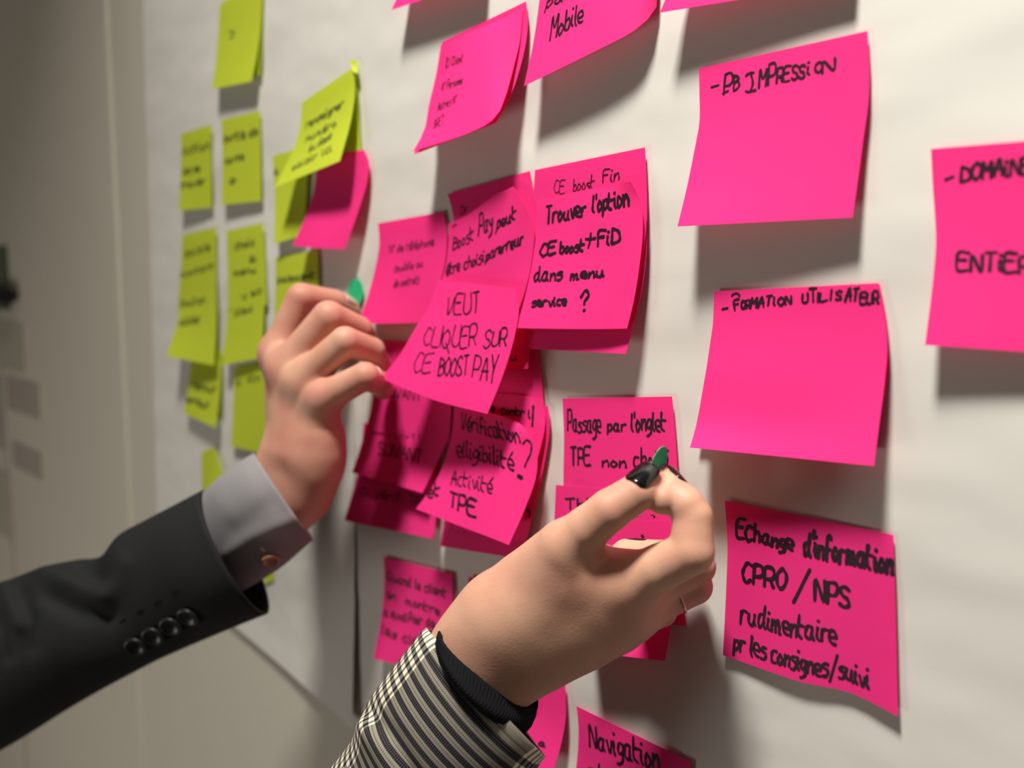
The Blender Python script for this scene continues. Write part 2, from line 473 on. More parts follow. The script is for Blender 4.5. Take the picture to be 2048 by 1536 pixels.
# centre
n = note('pink note reading CE boost Fin, behind the Trouver note', [(1070,340),(1290,295),(1272,560),(1052,600)], hb=.003, hl=.005, hr=.006, rm=[(1294,380),(1292,470)])
n.write([('CE', (1108,388), (1130,386), (2,-26), .0006), ('boost', (1147,384), (1188,378), (2,-26), .0007), ('Fin', (1206,366), (1238,360), (3,-26), .0008)], M['ink'])
n = note('pink note whose lower edge sticks out below the Trouver note', [(1073,440),(1292,425),(1252,708),(1030,696)], hb=.0042, hl=.012, hr=.012, rm=[(1294,490),(1284,580)], lm=[(1072,520),(1052,610)])
n = note('pink note just under the Trouver note, only its right rim showing', [(1077,410),(1272,372),(1256,661),(1034,659)], hb=.0053, hl=.014, hr=.011, rm=[(1291,430),(1290,485),(1276,570)], lm=[(1075,480),(1056,580)])
n = note('pink note reading Trouver l\'option CE boost FID dans menu service', [(1075,400),(1262,363),(1254,657),(1032,656)], hb=.0070, hl=.018, hr=.0145,
         lm=[(1072,470),(1062,540),(1046,610)], mid=[[(1165,381,.0072),(1162,520,.0105),(1140,658,.0172)],[(1230,369,.009),(1235,510,.0115),(1212,658,.016)]], rm=[(1280,400,.0085),(1286,455,.0085),(1278,540,.0105),(1266,610,.0125)], hbr=.011)
n.write([('Trouver', (1092,448), (1172,432), (2,-32), .0016), ("l'option", (1186,424), (1258,412), (2,-36), .0016), ('CE', (1080,514), (1112,506), (2,-24), .0016),
         ('boost', (1120,508), (1168,502), (2,-22), .0016), ('+', 0, 0, 0) if False else ('FiD', (1196,492), (1238,486), (2,-28), .0016),
         ('~', [(1172,478),(1182,478),(1192,476)], 0, 0, .0014), ('~', [(1182,466),(1181,480),(1177,496)], 0, 0, .0014),
         ('dans', (1068,564), (1124,560), (3,-26), .0016), ('menu', (1142,560), (1208,552), (2,-18), .0016), ('service', (1064,614), (1132,610), (2,-18), .0016),
         ('?', (1160,622), (1176,618), (4,-40), .0018)], M['ink'], seed=11)
n = note('pink note with blurred thin writing, beside the green dot and the man\'s fingers', [(756,447),(887,424),(842,646),(716,648)], hb=.003, hl=.016, hr=.010,
         lm=[(759,485),(752,530),(738,585)], rm=[(894,470),(889,530),(868,600)])
n.write([('N° de téléphone', (778,508), (868,490), (2,-16), .0008), ('(mobile ou', (788,545), (846,533), (2,-15), .0008), ('de contrat)', (788,575), (838,566), (2,-15), .0008)], M['ink_soft'])
n = note('pink note with a small Dr at its corner, behind the Boost Pay note', [(895,388),(1060,342),(1050,600),(885,610)], hb=.003, hl=.005, hr=.005, lm=[(903,414),(908,450),(905,520)], rm=[(1070,400),(1077,450),(1068,520)])
n.write([('Dr', (922,430), (936,424), (1,-16), .0006)], M['ink'])
n = note('pink note reading Boost Pay peut être choisi par erreur', [(897,448),(1026,373),(1020,662),(852,640)], hb=.0060, hl=.0105, hr=.0105, hbr=.0085,
         lm=[(897,485),(888,545),(872,590)], mid=[[(935,430,.0062),(945,520,.0075),(935,652,.0105)],[(990,390,.0072),(1010,500,.0085),(985,660,.0105)]], rm=[(1052,412,.0078),(1068,460,.0065),(1064,520,.007),(1048,590,.0095)])
n.write([('-', (906,456), (913,452), (0,-6), .0012), ('Boost', (906,500), (948,480), (2,-26), .0010), ('Pay', (957,472), (984,460), (3,-38), .0013), ('peut', (994,458), (1032,438), (3,-26), .0014),
         ('être', (893,552), (920,540), (2,-24), .0012), ('choisi', (928,538), (968,524), (2,-24), .0012), ('par', (972,522), (996,510), (3,-24), .0012), ('erreur', (998,508), (1046,488), (2,-24), .0013)], M['ink'], seed=21)
# strips below
n = note('dark shaded pink note hanging below the Trouver note, behind the Verification stack', [(925,640),(1072,668),(1092,842),(930,850)], hb=.003, hl=.004, hr=.004, rm=[(1082,740),(1086,790)])
n = note('short pink strip of a note poking out below the Trouver note', [(905,590),(1064,600),(1056,737),(885,752)], hb=.0042, hl=.009, hr=.009, gp=1.5)
n.write([('u', (1022,722), (1034,720), (1,-14), .001)], M['ink'])
VEUT = note('pink note reading VEUT CLIQUER SUR, held by the man\'s fingers', [(877,560),(1030,577),(975,828),(762,757)], hb=.0155, hl=.036, hr=.031,
         lm=[(859,612),(834,651),(798,712)], mid=[[(955,568,.0158),(950,660,.021),(918,755,.029),(868,800,.034)]], rm=[(1038,615),(1030,670),(1008,745)], gp=1.3)
VEUT.write([('VEUT', (890,628), (958,626), (8,-36), .0012), ('CLIQUER', (846,690), (952,692), (8,-36), .0011), ('SUR', (966,696), (1012,690), (7,-34), .0011),
         ('CE', (824,746), (862,744), (10,-38), .0011), ('BOOST', (876,752), (936,748), (6,-34), .0012), ('PAY', (944,756), (992,760), (8,-46), .0011)], M['ink'], seed=41)
# lower left cluster
n = note('pink note reading G Vente, lowest of the stack under the CONTRAT note', [(728,845),(876,880),(868,1078),(689,1041)], hb=.003, hl=.012, hr=.010, rm=[(876,950),(874,1010)], lm=[(722,910),(710,970)])
n.write([('G', (722,992), (734,994), (2,-18), .0012), ('Vérif', (750,996), (800,1006), (2,-18), .0012), ('TPE', (820,1006), (850,1012), (0,-18), .0012)], M['ink_soft'], seed=4)
n = note('pink note with SUIVANT along its middle, between the man\'s fingers and the CONTRAT note', [(768,680),(908,690),(898,885),(735,862)], hb=.0036, hl=.008, hr=.006, lm=[(764,720),(752,770),(740,830)])
n.write([('SUIVANT', (764,792), (842,802), (2,-18), .0011)], M['ink_soft'])
n = note('pink note reading CONTRAT SUIVANT under the man\'s fingers', [(750,765),(898,800),(845,986),(704,945)], hb=.0042, hl=.013, hr=.016, lm=[(745,810),(734,850),(718,905)], rm=[(902,832),(898,870),(872,930)])
n.write([('CONTRAT', (742,864), (844,880), (3,-22), .0013), ('SUIVANT', (756,908), (842,926), (2,-24), .0013)], M['ink_soft'], seed=9)
n = note('pink note at the bottom of the Verification stack, its lower edge showing', [(908,820),(1060,850),(1044,1118),(880,1092)], hb=.003, hl=.005, hr=.004, lm=[(905,900),(895,1000)], rm=[(1090,900),(1068,1020)])
n.write([('app', (905,1058), (935,1064), (2,-14), .0012)], M['ink_soft'])
n = note('dark-sided pink note furthest right in the Verification stack', [(940,790),(1096,812),(1052,1085),(905,1060)], hb=.0036, hl=.008, hr=.007, rm=[(1100,850),(1090,920),(1070,1010)])
n.write([('n', (1050,1030), (1060,1034), (0,-22), .0018)], M['ink'])
n = note('pink note ending in the word control, its right edge curling behind the Verification note', [(960,785),(1082,797),(1042,1050),(885,1020)], hb=.0044, hl=.008, hr=.011,
         mid=[[(1040,790,.0046),(1045,880,.007),(1005,1045,.0095)]], rm=[(1090,828,.0045),(1089,862,.006),(1076,915,.008),(1060,985,.010)])
n.write([('le', (975,820), (990,824), (1,-16), .0012), ('contrôl', (1002,826), (1060,836), (2,-16), .0014), ('~', [(1067,812),(1066,830),(1065,852)], 0, 0, .0016)], M['ink'])
n = note('pink note reading Verification elligibilité, Activité et TPE, with a curled top right corner', [(908,812),(1038,846),(1018,1090),(832,1018)], hb=.010, hl=.024, hr=.027,
         lm=[(906,850),(895,905),(870,965)], mid=[[(965,822,.010),(965,900,.014),(922,1053,.027)],[(1010,834,.012),(1030,910,.015),(975,1073,.028)]], rm=[(1060,868,.013),(1074,905,.013),(1073,950,.0145),(1053,1010,.019)])
n.write([('Vérification', (922,858), (1040,884), (2,-34), .0013), ('elligibilité', (914,912), (1028,940), (2,-36), .0013), ('~', [(1046,888),(1054,880),(1062,886),(1062,905),(1053,925),(1050,934)], 0, 0, .0012),
         ('~', [(1037,952),(1041,954),(1044,956)], 0, 0, .0026),
         ('Activité', (902,970), (984,986), (4,-28), .0012), ('et', (856,996), (880,992), (2,-26), .0015), ('TPE', (898,1012), (952,1034), (4,-30), .0018)], M['ink'], seed=31)
# far lower left pair
n = note('pink note with four blurred lines, left of the checked sleeve', [(767,1113),(904,1148),(906,1352),(747,1318)], hb=.003, hl=.012, hr=.005, lm=[(769,1150),(767,1195),(760,1250)], rm=[(906,1200),(910,1270)])
n.write([('Quand le client', (774,1160), (892,1194), (2,-18), .0015), ('en 1 montre', (774,1196), (880,1230), (2,-18), .0015), ('a modifier de', (768,1232), (870,1256), (2,-18), .0015), ('les clés', (765,1268), (850,1298), (2,-18), .0015)], M['ink_soft'], seed=14)
n = note('pink note corner between the blurred note and the woman\'s wrist', [(937,1153),(1090,1196),(1080,1440),(925,1390)], hb=.003, hl=.008, hr=.006)
n = note('pink note sticking up behind the woman\'s wrist, beside the black cuff', [(975,1260),(1117,1318),(1118,1500),(960,1450)], hb=.003, hl=.005, hr=.005)
n = note('pink note below the woman\'s wrist, right of the checked sleeve', [(955,1270),(1130,1364),(1106,1545),(935,1480)], hb=.0038, hl=.012, hr=.013, mid=[[(1094,1340,.0038),(1090,1440,.006),(1060,1530,.013)]], rm=[(1132,1410),(1131,1440),(1122,1490)])
n.write([('a', (1057,1364), (1070,1366), (1,-14), .0014), ('u', (1052,1446), (1062,1448), (1,-12), .0014), ('a', (1078,1490), (1090,1494), (1,-12), .0014)], M['ink'])
# stack under the woman's hand
n = note('pink note reading Passage par l\'onglet TPE, topmost above the woman\'s thumb', [(1125,797),(1344,793),(1358,1068),(1130,1060)], hb=.003, hl=.005, hr=.005, lm=[(1128,870),(1127,960)], rm=[(1350,860),(1356,960)])
n.write([('Passage', (1136,862), (1202,866), (0,-38), .0013), ("par", (1216,862), (1252,862), (0,-22), .0013), ("l'onglet", (1264,862), (1332,862), (0,-38), .0013),
         ('TPE', (1142,930), (1182,930), (0,-34), .0014), ('non', (1206,932), (1252,934), (0,-22), .0013), ('choisi', (1268,934), (1340,936), (0,-36), .0012)], M['ink'], seed=17)
n = note('pink note tucked behind the woman\'s thumb, just under the Passage note', [(1130,932),(1348,950),(1342,1200),(1120,1190)], hb=.0036, hl=.006, hr=.006)
n.write([('~', [(1147,972),(1152,964),(1160,961),(1170,966),(1168,974),(1160,970)], 0, 0, .0016), ('on', (1176,975), (1190,977), (0,-10), .0012)], M['ink'])
n = note('pink note starting with TH, left of the woman\'s thumb', [(1112,970),(1336,985),(1372,1252),(1096,1220)], hb=.0042, hl=.007, hr=.008)
n.write([('TH', (1132,1024), (1176,1020), (0,-24), .0014), ('ne fera', (1240,1038), (1312,1042), (0,-18), .0012)], M['ink'])
n = note('pink note seen between thumb and index finger and below the woman\'s palm', [(1150,1046),(1340,1040),(1330,1322),(1172,1304)], hb=.0048, hl=.018, hr=.016, rm=[(1345,1110),(1348,1200)])
n.write([('on je', (1194,1106), (1248,1102), (0,-20), .0014), ('.', (1284,1072), (1286,1071), (0,-5), .0014), ('si', (1262,1092), (1290,1090), (0,-20), .0012)], M['ink'])
# yellow notes
YI = M['ink_green']
n = note('yellow note alone at the top edge of the left sheet', [(440,8),(522,-20),(503,163),(425,178)], 'yellow', hl=.010, hr=.010, lm=[(437,60),(432,120)], rm=[(521,50),(514,110)])
n.write([('y', (458,72), (468,70), (2,-18), .0014)], YI)
n = note('yellow note behind the lone top one, its right side showing', [(446,2),(526,-24),(520,150),(446,162)], 'yellow', hb=.0026, hl=.004, hr=.004)
n = note('yellow note left in the row of two upper notes', [(362,268),(422,250),(423,415),(357,421)], 'yellow', hl=.008, hr=.004)
n.write([('action', (366,310), (418,298), (1,-18), .0018), ('les se', (366,350), (400,342), (1,-15), .0018), ('trouver', (362,378), (410,368), (1,-15), .0018)], YI)
n = note('yellow note right in the row of two upper notes', [(443,240),(520,222),(522,402),(444,410)], 'yellow', hl=.006, hr=.004)
n.write([('sortie de', (448,286), (515,270), (1,-18), .0018), ('carte', (450,328), (488,318), (1,-14), .0018), ('ok', (460,368), (480,362), (1,-16), .0022)], YI)
n = note('yellow note partly hidden behind the bright lifted yellow note', [(545,312),(618,292),(606,470),(548,488)], 'yellow', hl=.009, hr=.006)
n.write([('a', (549,350), (556,348), (0,-14), .0018)], YI)
n = note('olive shaded yellow note behind the bright lifted one', [(640,200),(714,150),(722,305),(640,330)], 'yellow', hb=.0026, hl=.003, hr=.003)
n = note('pink note among the yellow ones, its right edge bulging', [(630,312),(728,300),(690,498),(585,492)], hb=.0034, hl=.016, hr=.013,
         lm=[(632,350),(620,410)], mid=[[(690,304,.0034),(690,390,.005),(650,497,.015)]], rm=[(738,325,.004),(734,365,.006),(716,425,.009)])
n = note('bright yellow note lifting towards the camera, with four lines of writing', [(604,205),(706,135),(680,322),(548,376)], 'yellow', hb=.006, hl=.020, hr=.022, lm=[(602,240),(592,285),(572,330)], rm=[(710,180),(702,240)])
n.write([('renseigner', (612,258), (688,212), (2,-16), .0014), ('numéro', (612,284), (672,252), (2,-13), .0014), ('du client', (618,304), (664,276), (2,-12), .0014), ('à saisir ici', (574,346), (664,302), (2,-12), .0014)], YI)
n = note('small pale folded tip of a yellow note above the bright lifted one', [(698,122),(712,118),(716,148),(705,142)], 'yellow', hb=.004, hl=.008, hr=.005, nu=4, nv=4)
n = note('yellow note at the far left, upper of an overlapping pair', [(365,470),(432,455),(433,620),(355,625)], 'yellow', hb=.003, hl=.005, hr=.004)
n.write([('saisie', (370,515), (420,500), (1,-16), .0016), ('montant', (362,556), (428,536), (1,-14), .0016)], YI)
n = note('yellow note at the far left, lower of the pair and swinging outwards', [(360,560),(432,553),(428,731),(332,712)], 'yellow', hb=.0038, hl=.020, hr=.010, lm=[(361,610),(350,660)])
n.write([('bouton', (362,614), (410,606), (1,-16), .0018), ('valider', (358,652), (402,644), (1,-15), .0018)], YI)
n = note('yellow note in the second column, upper of an overlapping pair', [(453,462),(526,446),(534,610),(455,620)], 'yellow', hb=.003, hl=.005, hr=.004)
n.write([('choix', (470,500), (508,490), (1,-16), .0018), ('du', (500,525), (512,522), (1,-14), .0018), ('menu', (468,552), (512,544), (1,-14), .0018)], YI)
n = note('yellow note in the second column, lower of the pair beside the man\'s knuckles', [(456,566),(530,552),(522,716),(444,730)], 'yellow', hb=.0038, hl=.010, hr=.007)
n.write([('ticket', (468,606), (524,586), (1,-14), .0014), ('client', (470,632), (506,624), (1,-13), .0014)], YI)
n = note('yellow note directly behind the man\'s top finger', [(551,516),(636,500),(636,690),(546,700)], 'yellow', hb=.003, hl=.006, hr=.005)
n.write([('paiement', (556,566), (628,556), (1,-14), .0016)], YI)
n = note('short yellow note at the far left below the pair, swinging to the lower right', [(384,700),(444,700),(431,856),(367,826)], 'yellow', hb=.003, hl=.008, hr=.010)
n.write([('retour', (384,776), (432,786), (1,-14), .0022), ('erreur', (374,804), (418,818), (1,-14), .0024)], YI)
n = note('plain yellow note left of the man\'s wrist', [(468,735),(540,722),(536,910),(462,892)], 'yellow', hb=.003, hl=.006, hr=.005)
n.write([('ok fin', (474,772), (520,762), (1,-14), .0016)], YI)
n = note('narrow folded yellow note just above the jacket cuff', [(403,905),(428,893),(446,975),(404,985)], 'yellow', hb=.003, hl=.004, hr=.012, nu=6, nv=8)
n = note('tiny yellow note corner below the grey shirt cuff', [(520,1115),(548,1110),(547,1160),(530,1168)], 'yellow', hb=.003, hl=.004, hr=.004, nu=4, nv=4)

# ------------------------------------------------------------------ green dot stickers
def dot(name, centre, ex, ey, r, label, n=36, bend=0.0):
    c = np.array(centre, float); ex = np.array(ex, float); ey = np.array(ey, float)
    ex /= np.linalg.norm(ex); ey -= ex*(ey@ex); ey /= np.linalg.norm(ey)
    nn = np.cross(ex, ey)
    rings = [0.0, 0.5, 1.0]
    V = [nn*0.0001]; Fc = []
    for rr in rings[1:]:
        for k in range(n):
            a = 2*math.pi*k/n
            V.append(ex*r*rr*math.cos(a)+ey*r*rr*math.sin(a)+nn*(0.0001+bend*(rr*math.sin(a))**2))
    for k in range(n): Fc.append((0, 1+k, 1+(k+1) % n))
    for k in range(n): Fc.append((1+k, 1+n+k, 1+n+(k+1) % n, 1+(k+1) % n))
    m = len(V)
    V += [v-nn*0.00022 for v in V]
    Fc += [tuple(m+i for i in reversed(f)) for f in list(Fc)]
    for k in range(n):
        a, b = 1+n+k, 1+n+(k+1) % n
        Fc.append((a, b, m+b, m+a)[::-1])
    o = new_obj(name, V, Fc, M['green'])
    ro = [1+n+k for k in range(n)]; crease(o, [ro, [m+k for k in ro]])
    o.location = c
    tag(o, label, 'sticker')
    return o
dot('round_sticker', on_wall(711, 584, .0034), (1, 0, 0), (0, 0, 1), 0.0098, 'green round sticker on the wall paper, beside the man\'s top fingertip')

# ------------------------------------------------------------------ far left of the wall
def wall_box(name, x0y0, x1y1, depth, m, parent=None, bevel=0.001):
    a, b = on_wall(*x0y0), on_wall(*x1y1)
    return box(name, a[0], b[0], -depth, -0.0002, b[2], a[2], m, parent, bevel)
hd = empty('door_handle', on_wall(6, 590))
tag(hd, 'black lever handle on a grey-green plate at the left picture edge', 'handle')
inv = Vector(hd.location)
def reparent(o, p):
    o.parent = p; o.matrix_parent_inverse = Matrix.Translation(-Vector(p.location))
pl = wall_box('handle_plate', (-25, 500), (22, 620), .006, M['plate']); reparent(pl, hd)
lv = wall_box('lever', (-20, 580), (40, 606), .03, M['dark_plastic'], bevel=.006); reparent(lv, hd)
for (a, b, m, lab) in [((-10,640),(50,745),'dull2','pale grey paper pinned below the handle at the left edge'),
                       ((12,750),(80,838),'dull','grey-brown paper at the left edge, left of the joint'),
                       ((-30,745),(8,900),'dull','mauve-grey paper at the left edge, behind the grey-brown one'),
                       ((25,880),(85,960),'dull','mauve-grey paper at the left edge, lowest of the dark ones'),
                       ((-30,920),(28,1085),'dull2','grey-green paper strip at the left edge above the jacket sleeve')]:
    o = wall_box('pinned_paper', a, b, .0012, M[m], bevel=.0002)
    c = sum((Vector(v.co) for v in o.data.vertices), Vector())/len(o.data.vertices)
    tag(o, lab, 'paper')
# ------------------------------------------------------------------ hands: a smooth distance field turned into one mesh
from mathutils.bvhtree import BVHTree

class Field:
    def __init__(self, lo, hi, h):
        self.h = h; self.lo = np.array(lo)
        self.n = np.ceil((np.array(hi)-self.lo)/h).astype(int)+1
        self.ax = [self.lo[i]+h*np.arange(self.n[i]) for i in range(3)]
    def blank(self): return np.full(self.n, 0.05, dtype=np.float32)
    def block(self, lo, hi, pad):
        s = []
        for i in range(3):
            a = max(0, int((lo[i]-pad-self.lo[i])/self.h)); b = min(self.n[i], int((hi[i]+pad-self.lo[i])/self.h)+2)
            s.append(slice(a, max(b, a+1)))
        return tuple(s)
    def pts(self, s):
        return np.meshgrid(*[self.ax[i][s[i]].astype(np.float32) for i in range(3)], indexing='ij')

def smin(a, b, k):
    if k <= 0: return np.minimum(a, b)
    h = np.maximum(k-np.abs(a-b), 0)/k
    return np.minimum(a, b)-h*h*k*0.25

def cone(f, arr, a, b, ra, rb, k):
    a = np.array(a); b = np.array(b); pad = max(ra, rb)+k+0.006
    s = f.block(np.minimum(a, b), np.maximum(a, b), pad)
    X, Y, Z = f.pts(s)
    d = b-a; L2 = float(d@d)+1e-12
    t = np.clip(((X-a[0])*d[0]+(Y-a[1])*d[1]+(Z-a[2])*d[2])/L2, 0, 1)
    q = np.sqrt((X-a[0]-t*d[0])**2+(Y-a[1]-t*d[1])**2+(Z-a[2]-t*d[2])**2)-(ra+(rb-ra)*t)
    arr[s] = smin(arr[s], q.astype(np.float32), k)

def groove(f, arr, pts, r, k):                      # skin crease: a thin smooth cut
    for a, b in zip(pts, pts[1:]):
        a = np.array(a); b = np.array(b)
        s = f.block(np.minimum(a, b), np.maximum(a, b), r+k+0.003)
        X, Y, Z = f.pts(s); d = b-a; L2 = float(d@d)+1e-12
        t = np.clip(((X-a[0])*d[0]+(Y-a[1])*d[1]+(Z-a[2])*d[2])/L2, 0, 1)
        q = (np.sqrt((X-a[0]-t*d[0])**2+(Y-a[1]-t*d[1])**2+(Z-a[2]-t*d[2])**2)-r).astype(np.float32)
        arr[s] = -smin(-arr[s], q, k)

def surface_nets(f, A):
    sg = A < 0
    n = np.array(A.shape)
    c = [sg[dx:n[0]-1+dx, dy:n[1]-1+dy, dz:n[2]-1+dz] for dx in (0, 1) for dy in (0, 1) for dz in (0, 1)]
    cnt = sum(x.astype(np.int8) for x in c)
    act = (cnt > 0) & (cnt < 8)
    I = np.argwhere(act)
    idx = -np.ones(act.shape, dtype=np.int64); idx[tuple(I.T)] = np.arange(len(I))
    acc = np.zeros((len(I), 3)); num = np.zeros(len(I))
    cor = [np.array(q) for q in [(0,0,0),(0,0,1),(0,1,0),(0,1,1),(1,0,0),(1,0,1),(1,1,0),(1,1,1)]]
    val = [A[tuple((I+q).T)] for q in cor]
    for i in range(8):
        for j in range(i+1, 8):
            if np.abs(cor[i]-cor[j]).sum() != 1: continue
            a, b = val[i], val[j]
            m = (a < 0) != (b < 0)
            t = np.where(m, a/(a-b+1e-20), 0)
            p = cor[i]+t[:, None]*(cor[j]-cor[i])
            acc[m] += p[m]; num[m] += 1
    V = f.lo+(I+acc/num[:, None])*f.h
    Fc = []
    for ax in range(3):
        u, v = (ax+1) % 3, (ax+2) % 3
        sl0 = [slice(None)]*3; sl1 = [slice(None)]*3
        sl0[ax] = slice(0, n[ax]-1); sl1[ax] = slice(1, n[ax])
        a, b = sg[tuple(sl0)], sg[tuple(sl1)]
        E = np.argwhere(a != b)
        E = E[(E[:, u] > 0) & (E[:, v] > 0) & (E[:, u] < n[u]-1) & (E[:, v] < n[v]-1)]
        eu = np.zeros(3, int); eu[u] = 1
        ev = np.zeros(3, int); ev[v] = 1
        q = [idx[tuple((E-k).T)] for k in (0*eu, eu, eu+ev, ev)]
        q = np.array(q).T
        inside = a[tuple(E.T)]
        q[~inside] = q[~inside][:, ::-1]
        Fc.append(q[(q >= 0).all(axis=1)])
    return V, np.vstack(Fc)

def make_hand(name, fingers, palm, grooves, material, kpalm=0.009, h=0.0009, wpad=0.035, knuckles=()):
    P = lambda q: at_depth(q[0], q[1], q[2])
    allp = [P(q) for c in fingers for q in c]+[P(q) for seg in palm for q in seg[:2]]
    lo = np.min(allp, axis=0)-wpad; hi = np.max(allp, axis=0)+wpad
    f = Field(lo, hi, h)
    pal = f.blank()
    for a, b, k in palm: cone(f, pal, P(a), P(b), a[3]/1000, b[3]/1000, k)
    tot = f.blank()
    for c in fingers:
        fg = f.blank()
        for a, b in zip(c, c[1:]):
            cone(f, fg, P(a), P(b), a[3]/1000+0.0004, b[3]/1000+0.0004, 0.0009)
        tot = smin(tot, fg, 0.0006)
    A = smin(pal, tot, kpalm)
    for q in knuckles: cone(f, A, P(q), P(q), q[3]/1000, q[3]/1000, 0.006)
    for g, r in grooves: groove(f, A, [P(q) for q in g], r, 0.0012)
    V, Fc = surface_nets(f, A)
    # light smoothing
    nb = np.zeros((len(V), 3)); ct = np.zeros(len(V))
    e = np.vstack([Fc[:, [i, (i+1) % 4]] for i in range(4)])
    for _ in range(8):
        nb[:] = 0; ct[:] = 0
        np.add.at(nb, e[:, 0], V[e[:, 1]]); np.add.at(nb, e[:, 1], V[e[:, 0]])
        np.add.at(ct, e[:, 0], 1); np.add.at(ct, e[:, 1], 1)
        V = V*0.5+nb/ct[:, None]*0.5
    o = new_obj(name, V, Fc, material)
    return o, BVHTree.FromPolygons([tuple(v) for v in V], [tuple(map(int, q)) for q in Fc])

def skin_build(base, red):
    def f(nt, b):
        tc = N(nt, 'ShaderNodeTexCoord')
        n1 = N(nt, 'ShaderNodeTexNoise'); n1.inputs['Scale'].default_value = 38; n1.inputs['Detail'].default_value = 4
        nt.links.new(tc.outputs['Object'], n1.inputs['Vector'])
        cr = N(nt, 'ShaderNodeValToRGB')
        cr.color_ramp.elements[0].position = 0.33; cr.color_ramp.elements[0].color = (*base, 1)
        cr.color_ramp.elements[1].position = 0.72; cr.color_ramp.elements[1].color = (*red, 1)
        nt.links.new(n1.outputs['Fac'], cr.inputs[0])
        nt.links.new(cr.outputs[0], b.inputs['Base Color'])
        vo = N(nt, 'ShaderNodeTexVoronoi'); vo.inputs['Scale'].default_value = 900
        nt.links.new(tc.outputs['Object'], vo.inputs['Vector'])
        n2 = N(nt, 'ShaderNodeTexNoise'); n2.inputs['Scale'].default_value = 260; n2.inputs['Detail'].default_value = 5
        nt.links.new(tc.outputs['Object'], n2.inputs['Vector'])
        ad = N(nt, 'ShaderNodeMath', operation='ADD')
        nt.links.new(vo.outputs['Distance'], ad.inputs[0]); nt.links.new(n2.outputs['Fac'], ad.inputs[1])
        bp = N(nt, 'ShaderNodeBump'); bp.inputs['Strength'].default_value = 0.22; bp.inputs['Distance'].default_value = 0.0002
        nt.links.new(ad.outputs[0], bp.inputs['Height']); nt.links.new(bp.outputs[0], b.inputs['Normal'])
    return f
M['skin_w'] = mat('skin_fair', (0.74, 0.45, 0.33), 0.52, 0.35, sss=0.25, build=skin_build((0.64, 0.37, 0.255), (0.57, 0.285, 0.205)))
M['skin_m'] = mat('skin_ruddy', (0.70, 0.42, 0.31), 0.5, 0.3, sss=0.25, build=skin_build((0.62, 0.345, 0.245), (0.57, 0.24, 0.18)))
M['nail'] = mat('black_nail_varnish', (0.004, 0.004, 0.005), 0.12, 0.6)
M['gold'] = mat('rose_gold', (0.80, 0.55, 0.45), 0.25, 0.5); M['gold'].node_tree.nodes['Principled BSDF'].inputs['Metallic'].default_value = 1.0

def woven(base, amount, scale_u, scale_v, bump=0.3):
    def f(nt, b):
        uv = N(nt, 'ShaderNodeUVMap')
        sp = N(nt, 'ShaderNodeSeparateXYZ'); nt.links.new(uv.outputs[0], sp.inputs[0])
        hs = []
        for o_, sc in ((0, scale_u), (1, scale_v)):
            m1 = N(nt, 'ShaderNodeMath', operation='MULTIPLY'); m1.inputs[1].default_value = sc*6.2832
            s1 = N(nt, 'ShaderNodeMath', operation='SINE')
            nt.links.new(sp.outputs[o_], m1.inputs[0]); nt.links.new(m1.outputs[0], s1.inputs[0]); hs.append(s1)
        ml = N(nt, 'ShaderNodeMath', operation='MULTIPLY')
        nt.links.new(hs[0].outputs[0], ml.inputs[0]); nt.links.new(hs[1].outputs[0], ml.inputs[1])
        no = N(nt, 'ShaderNodeTexNoise'); no.inputs['Scale'].default_value = 300
        tc = N(nt, 'ShaderNodeTexCoord'); nt.links.new(tc.outputs['Object'], no.inputs['Vector'])
        ad = N(nt, 'ShaderNodeMath', operation='ADD'); nt.links.new(ml.outputs[0], ad.inputs[0]); nt.links.new(no.outputs['Fac'], ad.inputs[1])
        mr = N(nt, 'ShaderNodeMapRange'); mr.inputs[1].default_value = -1; mr.inputs[2].default_value = 2
        mr.inputs[3].default_value = 1-amount; mr.inputs[4].default_value = 1+amount
        nt.links.new(ad.outputs[0], mr.inputs[0])
        h = N(nt, 'ShaderNodeHueSaturation'); h.inputs['Color'].default_value = (*base, 1)
        nt.links.new(mr.outputs[0], h.inputs['Value']); nt.links.new(h.outputs[0], b.inputs['Base Color'])
        bp = N(nt, 'ShaderNodeBump'); bp.inputs['Strength'].default_value = bump; bp.inputs['Distance'].default_value = 0.0002
        nt.links.new(ad.outputs[0], bp.inputs['Height']); nt.links.new(bp.outputs[0], b.inputs['Normal'])
    return f
M['suit'] = mat('charcoal_wool', (0.017, 0.018, 0.019), 0.8, 0.15, build=woven((0.017, 0.018, 0.019), 0.35, 1600, 1600, 0.2))
M['shirt'] = mat('grey_shirt_cotton', (0.27, 0.26, 0.27), 0.8, 0.15, build=woven((0.27, 0.26, 0.27), 0.13, 900, 900, 0.25))
M['knit'] = mat('black_knit', (0.008, 0.008, 0.010), 0.9, 0.1, build=woven((0.008, 0.008, 0.010), 0.3, 500, 700, 0.8))
M['shirt_button'] = mat('copper_button', (0.42, 0.18, 0.11), 0.3, 0.5)
M['black_button'] = mat('black_button', (0.012, 0.012, 0.014), 0.38, 0.4)
M['thread'] = mat('black_thread', (0.006, 0.006, 0.007), 0.9, 0.1)

